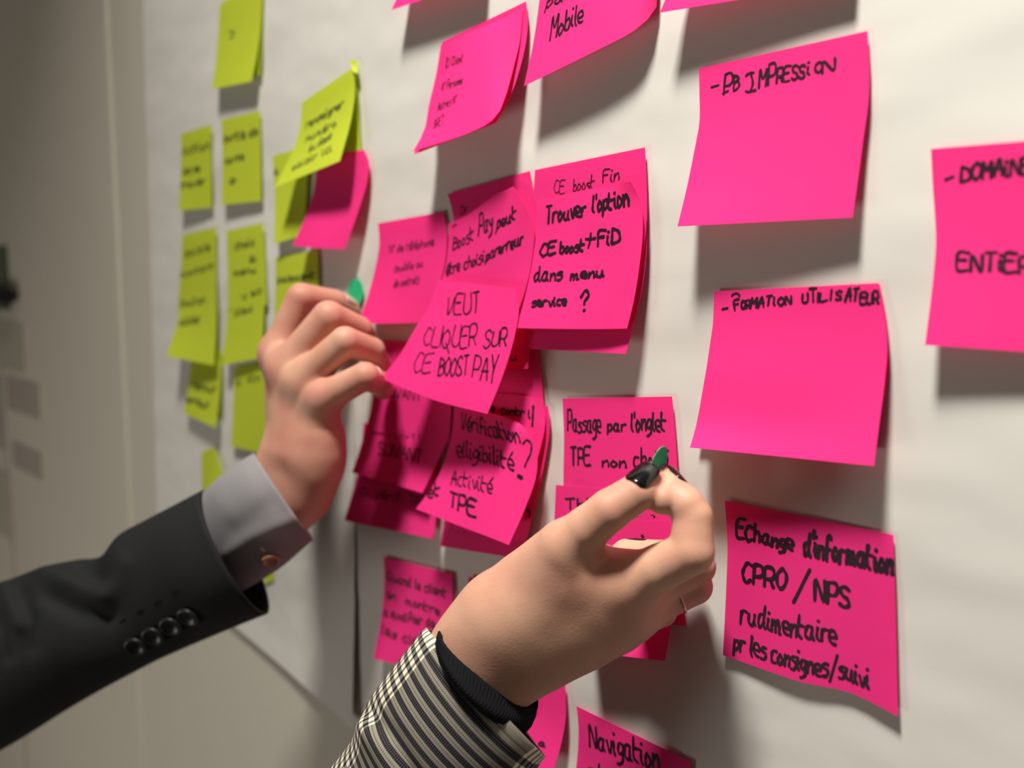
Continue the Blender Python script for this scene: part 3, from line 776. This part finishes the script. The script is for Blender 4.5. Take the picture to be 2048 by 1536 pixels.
def plaid_build(nt, b):
    L = nt.links
    uv = N(nt, 'ShaderNodeUVMap'); sp = N(nt, 'ShaderNodeSeparateXYZ'); L.new(uv.outputs[0], sp.inputs[0])
    def m(op, a, c=None):
        n = N(nt, 'ShaderNodeMath', operation=op)
        for k, x in ((0, a), (1, c)):
            if x is None: continue
            if isinstance(x, (int, float)): n.inputs[k].default_value = x
            else: L.new(x, n.inputs[k])
        return n.outputs[0]
    u, v = sp.outputs[0], sp.outputs[1]                # both in metres around / along the sleeve
    def stripe(x, period, duty, off=0.0): return m('LESS_THAN', m('FRACT', m('ADD', m('MULTIPLY', x, 1/period), off)), duty)
    def band(x, lo, hi): return m('MULTIPLY', m('GREATER_THAN', x, lo), m('LESS_THAN', x, hi))
    # circumferential stripes: cream / black, with a thin double line
    s1 = stripe(v, 0.0058, 0.50)                       # 1 = cream family
    thin = stripe(v, 0.0058, 0.07, -0.22)
    dash = stripe(u, 0.0011, 0.45)
    tooth = stripe(u, 0.0009, 0.5, 0.3)
    edge = m('MULTIPLY', stripe(v, 0.0058, 0.12, -0.46), tooth)
    dark_fleck = m('MULTIPLY', stripe(v, 0.0010, 0.4), dash)
    cream = m('SUBTRACT', m('SUBTRACT', s1, m('MULTIPLY', thin, m('ADD', 0.3, m('MULTIPLY', dash, 0.5)))), m('MULTIPLY', edge, 0.7))
    cream = m('SUBTRACT', cream, m('MULTIPLY', m('MULTIPLY', s1, dark_fleck), 0.45))
    pat = m('ADD', m('MULTIPLY', m('MAXIMUM', cream, 0.0), 0.36), m('MULTIPLY', m('SUBTRACT', 1.0, s1), m('MULTIPLY', dark_fleck, 0.16)))
    # lengthwise check bands
    cu = stripe(u, 0.0046, 0.60, 0.1)
    chk = m('ADD', m('MULTIPLY', m('MULTIPLY', cu, s1), 1.0), m('MULTIPLY', m('MULTIPLY', m('SUBTRACT', 1.0, cu), s1), 0.25))
    chk = m('ADD', chk, m('MULTIPLY', m('MULTIPLY', cu, m('SUBTRACT', 1.0, s1)), 0.22))
    inb = m('MAXIMUM', m('MAXIMUM', band(u, 0.004, 0.024), band(u, 0.092, 0.130)), m('MAXIMUM', band(u, -0.03, -0.012), band(u, 0.19, 0.21)))
    fac = m('ADD', m('MULTIPLY', pat, m('SUBTRACT', 1.0, inb)), m('MULTIPLY', chk, inb))
    cr = N(nt, 'ShaderNodeValToRGB')
    cr.color_ramp.elements[0].color = (0.018, 0.016, 0.024, 1); cr.color_ramp.elements[1].color = (0.78, 0.72, 0.56, 1)
    L.new(fac, cr.inputs[0]); L.new(cr.outputs[0], b.inputs['Base Color'])
    bp = N(nt, 'ShaderNodeBump'); bp.inputs['Strength'].default_value = 0.4; bp.inputs['Distance'].default_value = 0.0002
    L.new(fac, bp.inputs['Height']); L.new(bp.outputs[0], b.inputs['Normal'])
M['plaid'] = mat('black_cream_check_wool', (0.3, 0.3, 0.25), 0.85, 0.1, build=plaid_build)

def sleeve(name, rings, material, parent, thick=0.0014, nseg=96, nlen=60, folds=(), rough=0.0, tilt=0.0, uv_metric=True):
    """rings: (px, py, px, py, depth, depth ratio): the two outline points of a cross-section"""
    C_, A_, B_ = [], [], []
    for r in rings:
        pa, pb = at_depth(r[0], r[1], r[4]), at_depth(r[2], r[3], r[4])
        c = (pa+pb)/2; C_.append(c); A_.append((pa-pb)/2)
    for i, r in enumerate(rings):
        tg = C_[min(i+1, len(C_)-1)]-C_[max(i-1, 0)]; tg /= np.linalg.norm(tg)
        a = A_[i]
        bb = np.cross(a, tg); bb /= np.linalg.norm(bb)
        if bb@(CAM-C_[i]) < 0: bb = -bb
        B_.append(bb*np.linalg.norm(a)*r[5]-tg*np.linalg.norm(a)*tilt)
    R = np.hstack([C_, A_, B_])
    R = crom(R, nlen+1)
    G = np.zeros((nlen+1, nseg, 3)); U = np.zeros((nlen+1, nseg, 2)); v = 0.0
    for j in range(nlen+1):
        c, a, b = R[j, :3], R[j, 3:6], R[j, 6:]
        if j: v += np.linalg.norm(R[j, :3]-R[j-1, :3])
        for i in range(nseg):
            t = 2*math.pi*i/nseg
            p = c+a*math.cos(t)+b*math.sin(t)
            near = max(0, math.sin(t))
            if folds and near > 0:
                q = to_pixel(p); d_out = (p-c)/np.linalg.norm(p-c)
                for pl, s, amp in folds:
                    best = 1e9
                    for e0, e1 in zip(pl, pl[1:]):
                        e0 = np.array(e0, float); e1 = np.array(e1, float); dd = e1-e0
                        tt = min(1, max(0, (q-e0)@dd/(dd@dd)))
                        best = min(best, np.linalg.norm(q-e0-tt*dd))
                    p = p+d_out*amp*math.exp(-best**2/(2*s*s))*min(1, near*2.5)
            if rough: p = p+(p-c)/np.linalg.norm(p-c)*rough*math.sin(t*38)*(0.6+0.4*math.sin(j*0.9))
            G[j, i] = p
            U[j, i] = (i/nseg*2*math.pi*(np.linalg.norm(a)+np.linalg.norm(b))/2 if uv_metric else i/nseg, v)
    inner = np.zeros_like(G)
    for j in range(nlen+1):
        c = R[j, :3]
        d = G[j]-c
        inner[j] = c+d*(1-thick/np.linalg.norm(d, axis=1))[:, None]
    # rolled rim at the open end
    V = np.vstack([G.reshape(-1, 3), inner.reshape(-1, 3)])
    UVs = np.vstack([U.reshape(-1, 2)]*2)
    n = (nlen+1)*nseg; Fc = []
    for j in range(nlen):
        for i in range(nseg):
            k = (i+1) % nseg
            q = (j*nseg+i, j*nseg+k, (j+1)*nseg+k, (j+1)*nseg+i)
            Fc.append(q); Fc.append(tuple(n+x for x in reversed(q)))
    for j in (0, nlen):
        for i in range(nseg):
            k = (i+1) % nseg
            q = (j*nseg+i, n+j*nseg+i, n+j*nseg+k, j*nseg+k)
            Fc.append(q if j == 0 else q[::-1])
    me_o = new_obj(name, V, Fc, material, parent, uvs=UVs)
    return me_o, BVHTree.FromPolygons([tuple(v) for v in V], Fc)

def hit(bvh, px, py):
    r = Vector(ray(px, py)).normalized()
    loc, nrm, _, _ = bvh.ray_cast(Vector(CAM), r)
    if nrm.dot(r) > 0: nrm = -nrm
    return np.array(loc), np.array(nrm)

def button(name, bvh, px, py, r, material, parent, label=None, rim=True, tilt=None, lift=0.0012, holes=4):
    """turned button with a raised rim, sunken middle, drilled-looking holes and thread"""
    p, nn = hit(bvh, px, py)
    nn = nn/np.linalg.norm(nn)
    ex = np.cross(nn, [0.3, 0.2, 1.0]); ex /= np.linalg.norm(ex); ey = np.cross(nn, ex)
    prof = [(0, .55), (.30, .5), (.58, .55), (.72, 1.0), (.86, 1.1), (1.0, .75), (1.0, .1), (.9, 0.0), (0, 0)]
    th = r*0.30; n = 32; V = []; Fc = []
    for (a, z) in prof:
        for k in range(n):
            t = 2*math.pi*k/n
            V.append(p+nn*(lift+z*th)+(ex*math.cos(t)+ey*math.sin(t))*a*r)
    for j in range(len(prof)-1):
        for k in range(n):
            q = (j*n+k, j*n+(k+1) % n, (j+1)*n+(k+1) % n, (j+1)*n+k)
            Fc.append(q[::-1])
    o = new_obj(name, V, Fc, material, parent)
    if label: o['label'] = label
    hv, hf = [], []
    for k in range(holes):
        t = math.pi/4+math.pi/2*k
        c = p+nn*(lift+.56*th)+(ex*math.cos(t)+ey*math.sin(t))*r*0.22
        b0 = len(hv)
        for z, s_ in ((0.0002, .8), (-.0001, 1.0)):
            for q in range(8):
                w_ = 2*math.pi*q/8
                hv.append(c+nn*z+(ex*math.cos(w_)+ey*math.sin(w_))*r*0.085*s_)
        hf.append(tuple(range(b0, b0+8)))
        for q in range(8): hf.append((b0+q, b0+8+q, b0+8+(q+1) % 8, b0+(q+1) % 8))
    # short thread bar crossing the middle
    b0 = len(hv)
    for sgn in (-1, 1):
        for e_ in (-1, 1):
            hv.append(p+nn*(lift+.62*th)+ex*sgn*r*0.2+ey*e_*r*0.035+ex*0)
    hf.append((b0, b0+1, b0+3, b0+2))
    th_o = new_obj('thread', hv, hf, M['thread'], o, smooth=False)
    th_o['kind'] = 'stuff'
    return o

def nail(name, a, b, nrm, r, t0, t1, width, parent, material, bulge=0.00045):
    """curved nail plate lying on the finger segment a-b, facing nrm; t0..t1 metres past a"""
    a, b = np.array(a), np.array(b)
    ax = (b-a)/np.linalg.norm(b-a); nn = np.array(nrm, float); nn -= ax*(nn@ax); nn /= np.linalg.norm(nn)
    sd = np.cross(ax, nn)
    nu, nv = 12, 14; V = []; Fc = []
    for layer in (0, 1):
        for j in range(nv+1):
            v = j/nv
            e = 1.0
            if v > 0.75: e = math.sqrt(max(0, 1-((v-0.75)/0.25)**2*0.3))
            if v < 0.22: e = math.sqrt(max(0, 1-((0.22-v)/0.22)**2*0.6))
            for i in range(nu+1):
                w_ = (i/nu-0.5)*width*e
                th_ = w_/(r*0.92)
                taper = 1-0.12*v**2
                rr = r*taper*(1 if name != 'flat' else 1)+(bulge if layer == 0 else -0.0004)
                edge_ = 1-abs(2*i/nu-1)**6*0.05
                V.append(a+ax*(t0+(t1-t0)*v)+(nn*math.cos(th_)+sd*math.sin(th_))*rr*edge_)
    n = (nu+1)*(nv+1)
    for j in range(nv):
        for i in range(nu):
            q = (j*(nu+1)+i, j*(nu+1)+i+1, (j+1)*(nu+1)+i+1, (j+1)*(nu+1)+i)
            Fc.append(q); Fc.append(tuple(n+x for x in reversed(q)))
    rim_ = list(range(nu+1))+[j*(nu+1)+nu for j in range(1, nv+1)]+[nv*(nu+1)+i for i in range(nu-1, -1, -1)]+[j*(nu+1) for j in range(nv-1, 0, -1)]
    for k in range(len(rim_)):
        x, y = rim_[k], rim_[(k+1) % len(rim_)]
        Fc.append((x, n+x, n+y, y))
    return new_obj(name, V, Fc, material, parent)

# ---- the man's right hand (back towards us), reaching in from the left
m_f = [
    [(556,706,.585,11.5), (603,596,.578,10.0), (668,605,.600,9.0), (700,620,.612,7.8)],
    [(574,735,.562,11.8), (657,634,.549,10.4), (718,660,.572,9.2), (737,692,.584,7.8)],
    [(607,760,.548,11.5), (690,683,.534,9.4), (744,701,.552,8.4), (760,732,.566,7.4)],
    [(647,796,.540,10.4), (730,752,.528,8.6), (757,766,.545,7.8), (767,779,.556,6.6)],
    [(570,870,.595,13.0), (600,780,.618,10.0), (650,698,.620,8.6), (706,660,.613,7.8)],
]
m_p = [((556,708,.585,10.5), (578,890,.575,13.0), .012), ((578,742,.565,11.5), (592,900,.562,15.0), .018),
       ((610,768,.553,11.0), (612,905,.556,15.0), .018), ((645,806,.546,10.0), (640,900,.552,13.5), .012),
       ((590,850,.590,15.0), (600,920,.575,17.0), .012),
       ((642,880,.555,14.5), (632,945,.556,15.0), .012),
       ((575,905,.568,15.0), (572,940,.570,17.0), .012), ((632,930,.560,16.0), (604,985,.566,18.5), .012),
       ((572,940,.570,17.0), (470,1018,.575,20.0), .012), ((604,985,.566,18.5), (520,1085,.575,20.0), .012)]
m_k = [(554,718,.567,8.6), (582,746,.555,7.5), (608,768,.546,7.5), (641,788,.538,7.6)]
m_g = [([(674,664,.515),(684,655,.512),(692,652,.514)], .0004), ([(678,672,.510),(688,664,.508),(698,660,.510)], .0004), ([(640,612,.528),(648,606,.526),(656,602,.527)], .0004)]
man, man_bvh = make_hand('person', m_f, m_p, m_g, M['skin_m'], kpalm=.013, knuckles=m_k)
tag(man, 'person in charcoal jacket and grey shirt, right hand gripping the VEUT CLIQUER note', 'person')
M['nail_natural'] = mat('natural_nail', (0.66, 0.42, 0.35), 0.3, 0.5)
Pm = lambda q: at_depth(*q[:3])
nail('fingernail', Pm(m_f[0][2]), Pm(m_f[0][3]), 0.25*RT+0.80*UP-0.55*FWD, .0094, .004, .0150, .0110, man, M['nail_natural'])
nail('fingernail', Pm(m_f[3][1]), Pm(m_f[3][2]), 0.75*RT+0.60*UP-0.20*FWD, .0088, .0045, .0125, .0090, man, M['nail_natural'])
sl, sl_b = sleeve('jacket_sleeve', [
    (405,980,536,1226,.572,.84), (352,1008,476,1250,.578,.82), (292,1040,400,1282,.588,.76), (243,1070,330,1312,.594,.76),
    (203,1112,268,1344,.600,.76), (150,1120,205,1378,.606,.78), (92,1132,130,1422,.612,.8), (22,1158,48,1474,.62,.8),
    (-60,1190,-40,1524,.63,.8), (-180,1245,-170,1590,.64,.8)], M['suit'], man, thick=.0022, tilt=.35, nseg=120, nlen=90,
    folds=[([(92,1150),(140,1166),(180,1188),(206,1196)], 13, .005), ([(206,1196),(232,1166),(246,1130)], 16, .004), ([(170,1128),(206,1150)], 20, -.004),
           ([(100,1190),(160,1222),(215,1230)], 17, -.0055), ([(6,1180),(26,1215),(36,1250)], 11, .005), ([(40,1190),(58,1240),(60,1290)], 15, -.004),
           ([(-10,1230),(10,1270),(15,1310)], 12, -.004), ([(250,1075),(330,1140),(400,1190)], 40, .002), ([(120,1300),(220,1320),(330,1290)], 30, .002)])
for i, (x, y) in enumerate([(377,1231), (342,1250), (307,1270), (272,1290)]):
    button('button', sl_b, x, y, .0074, M['black_button'], sl, lift=.0006)
cf, cf_b = sleeve('shirt_cuff', [
    (508,906,627,1080,.560,.80), (494,914,612,1092,.560,.80), (455,940,566,1132,.566,.74), (412,980,503,1172,.576,.62), (350,1030,440,1205,.592,.5)], M['shirt'], man, thick=.0018, tilt=.22, nseg=110, nlen=50,
    folds=[([(455,1105),(500,1075),(580,1040),(610,1020)], 9, .0012), ([(470,1060),(540,1010)], 16, -.0012)])
button('button', cf_b, 541, 1118, .0060, M['shirt_button'], cf, 'copper brown button with a pale centre', lift=.0008, holes=0)
p_, n_ = hit(cf_b, 524, 1098)
def stitch(a, b, bvh, r, material, parent, name='buttonhole'):
    pa, na = hit(bvh, *a); pb, nb_ = hit(bvh, *b)
    V, Fc = [], []
    d = (pb-pa); L_ = np.linalg.norm(d); d /= L_; s_ = np.cross(d, na)
    for k in range(9):
        t = k/8; c = pa*(1-t)+pb*t
        for q in range(6):
            w_ = 2*math.pi*q/6; rr = r*(0.5+0.5*math.sin(math.pi*min(1, max(0, t)))**.5)
            V.append(c+na*(0.0003+rr*math.sin(w_)*0.6)+s_*rr*math.cos(w_))
    for k in range(8):
        for q in range(6): Fc.append((k*6+q, k*6+(q+1) % 6, k*6+6+(q+1) % 6, k*6+6+q))
    Fc.append(tuple(range(6))[::-1]); Fc.append(tuple(48+q for q in range(6)))
    return new_obj(name, V, Fc, material, parent)
stitch((521,1095), (530,1103), cf_b, .0009, mat('pale_thread', (0.55, 0.48, 0.47), 0.8, 0.1), cf)
for x, y in [(350,1184), (314,1204), (280,1222), (245,1241)]:
    stitch((x-6,y+3), (x+8,y-4), sl_b, .0006, M['thread'], sl)

# ---- the woman's right hand, pinching a green dot
w_f = [
    [(1058,1155,.395,12.5), (1130,1090,.374,10.4), (1176,1056,.367,9.6), (1220,1020,.361,8.9), (1276,984,.360,8.0), (1297,962,.363,6.6)],
    [(1252,1166,.374,11.0), (1318,1136,.364,10.0), (1384,1104,.355,9.1), (1385,1034,.358,8.2), (1371,1010,.359,7.8), (1342,976,.363,6.0), (1329,958,.367,4.6), (1325,999,.360,6.5)],
    [(1262,1192,.384,10.5), (1392,1132,.384,8.6), (1335,1112,.396,7.2), (1252,1104,.396,6.0)],
    [(1268,1222,.388,10.0), (1388,1172,.388,8.2), (1375,1150,.402,7.0), (1330,1152,.410,6.4)],
    [(1240,1248,.392,9.0), (1322,1222,.400,7.2), (1320,1195,.410,6.5), (1290,1188,.414,6.0)],
]
w_p = [((1248,1160,.377,10.5), (1040,1225,.400,15.0), .022), ((1252,1188,.382,10.0), (1030,1265,.403,15.0), .022),
       ((1248,1216,.387,10.0), (1025,1298,.407,14.0), .022), ((1222,1240,.391,9.5), (1030,1318,.411,12.0), .022),
       ((1128,1098,.376,9.8), (985,1232,.403,12.0), .018), ((1160,1150,.382,10.0), (1060,1210,.392,13.0), .020),
       ((1186,1156,.381,8.0), (1130,1140,.380,10.0), .012),
       ((1150,1262,.395,11.5), (1080,1296,.401,13.0), .018),
       ((985,1232,.403,12.0), (938,1296,.411,13.5), .018), ((1040,1298,.406,14.0), (1000,1336,.412,14.0), .018),
       ((938,1296,.411,13.5), (830,1430,.425,17.0), .018), ((1000,1336,.412,14.0), (900,1480,.425,17.0), .018),
       ((1010,1245,.398,14.0), (960,1318,.407,15.0), .020)]
w_extra = [(1250,1166,.372,8.0), (1124,1090,.373,7.5)]
w_g = [([(1205,990,.349),(1214,1006,.345),(1222,1028,.346)], .0007), ([(1222,982,.351),(1232,1000,.348),(1238,1018,.349)], .0005),
       ([(1345,1024,.349),(1362,1006,.347),(1380,998,.349)], .0008), ([(1345,1066,.348),(1366,1068,.344),(1388,1066,.345)], .0007)]
woman, wom_bvh = make_hand('person', w_f, w_p, w_g, M['skin_w'], kpalm=.008, knuckles=w_extra, h=.0008)
tag(woman, 'person in a checked coat with black fingernails, right hand pinching a green dot', 'person')
P3 = lambda q: at_depth(*q[:3])
nail('fingernail', P3(w_f[0][4]), P3(w_f[0][5]), -0.48*RT+0.42*UP-0.75*FWD, .0090, -.0015, .0112, .0122, woman, M['nail'])
nail('fingernail', P3(w_f[1][5]), P3(w_f[1][6]), 0.72*RT+0.60*UP+0.05*FWD, .0068, -.002, .0080, .0095, woman, M['nail'])
nail('fingernail', P3(w_f[2][2]), P3(w_f[2][3]), 0.9*UP+0.42*FWD, .0066, .0105, .0205, .0090, woman, M['nail'])
# ring on the ring finger
def ring(a, b, t, R_, r_, parent):
    a, b = np.array(a), np.array(b); ax = (b-a)/np.linalg.norm(b-a); c = a+(b-a)*t
    e1 = np.cross(ax, [0, 0, 1]); e1 /= np.linalg.norm(e1); e2 = np.cross(ax, e1)
    V, Fc = [], []; n, m_ = 64, 10
    for i in range(n):
        t_ = 2*math.pi*i/n; d = e1*math.cos(t_)+e2*math.sin(t_)
        for j in range(m_):
            q = 2*math.pi*j/m_
            V.append(c+d*(R_+r_*math.cos(q))+ax*r_*0.9*math.sin(q))
    for i in range(n):
        for j in range(m_):
            Fc.append((i*m_+j, i*m_+(j+1) % m_, ((i+1) % n)*m_+(j+1) % m_, ((i+1) % n)*m_+j))
    o = new_obj('ring', V, Fc, M['gold'], parent); o['label'] = 'thin rose gold ring'
    return o
ring(P3(w_f[3][0]), P3(w_f[3][1]), .72, .0092, .0006, woman)
cs, cs_b = sleeve('coat_sleeve', [
    (853,1256,1088,1508,.415,.80), (845,1262,1082,1518,.415,.82), (800,1318,1045,1575,.418,.84), (738,1400,985,1640,.424,.86), (706,1475,930,1710,.43,.86), (640,1560,860,1790,.44,.86)],
    M['plaid'], woman, thick=.0022, tilt=.20, nseg=120, nlen=60, folds=[([(712,1440),(760,1500),(790,1560)], 16, .003), ([(735,1420),(790,1480),(830,1560)], 14, -.003)])
ks, ks_b = sleeve('knit_cuff', [
    (890,1262,1064,1416,.405,.90), (884,1256,1072,1424,.405,.96), (876,1268,1066,1446,.409,.90), (862,1290,1040,1470,.416,.86), (820,1345,1000,1525,.42,.8)],
    M['knit'], woman, thick=.0030, tilt=.53, nseg=120, nlen=30, rough=.0003)
# the dot she holds
c_ = at_depth(1319, 921, .3635)
dot('round_sticker', c_, 0.55*RT-0.2*UP+0.80*FWD, 0.38*RT+0.92*UP, .0066, 'green round sticker pinched between black-nailed thumb and index finger')
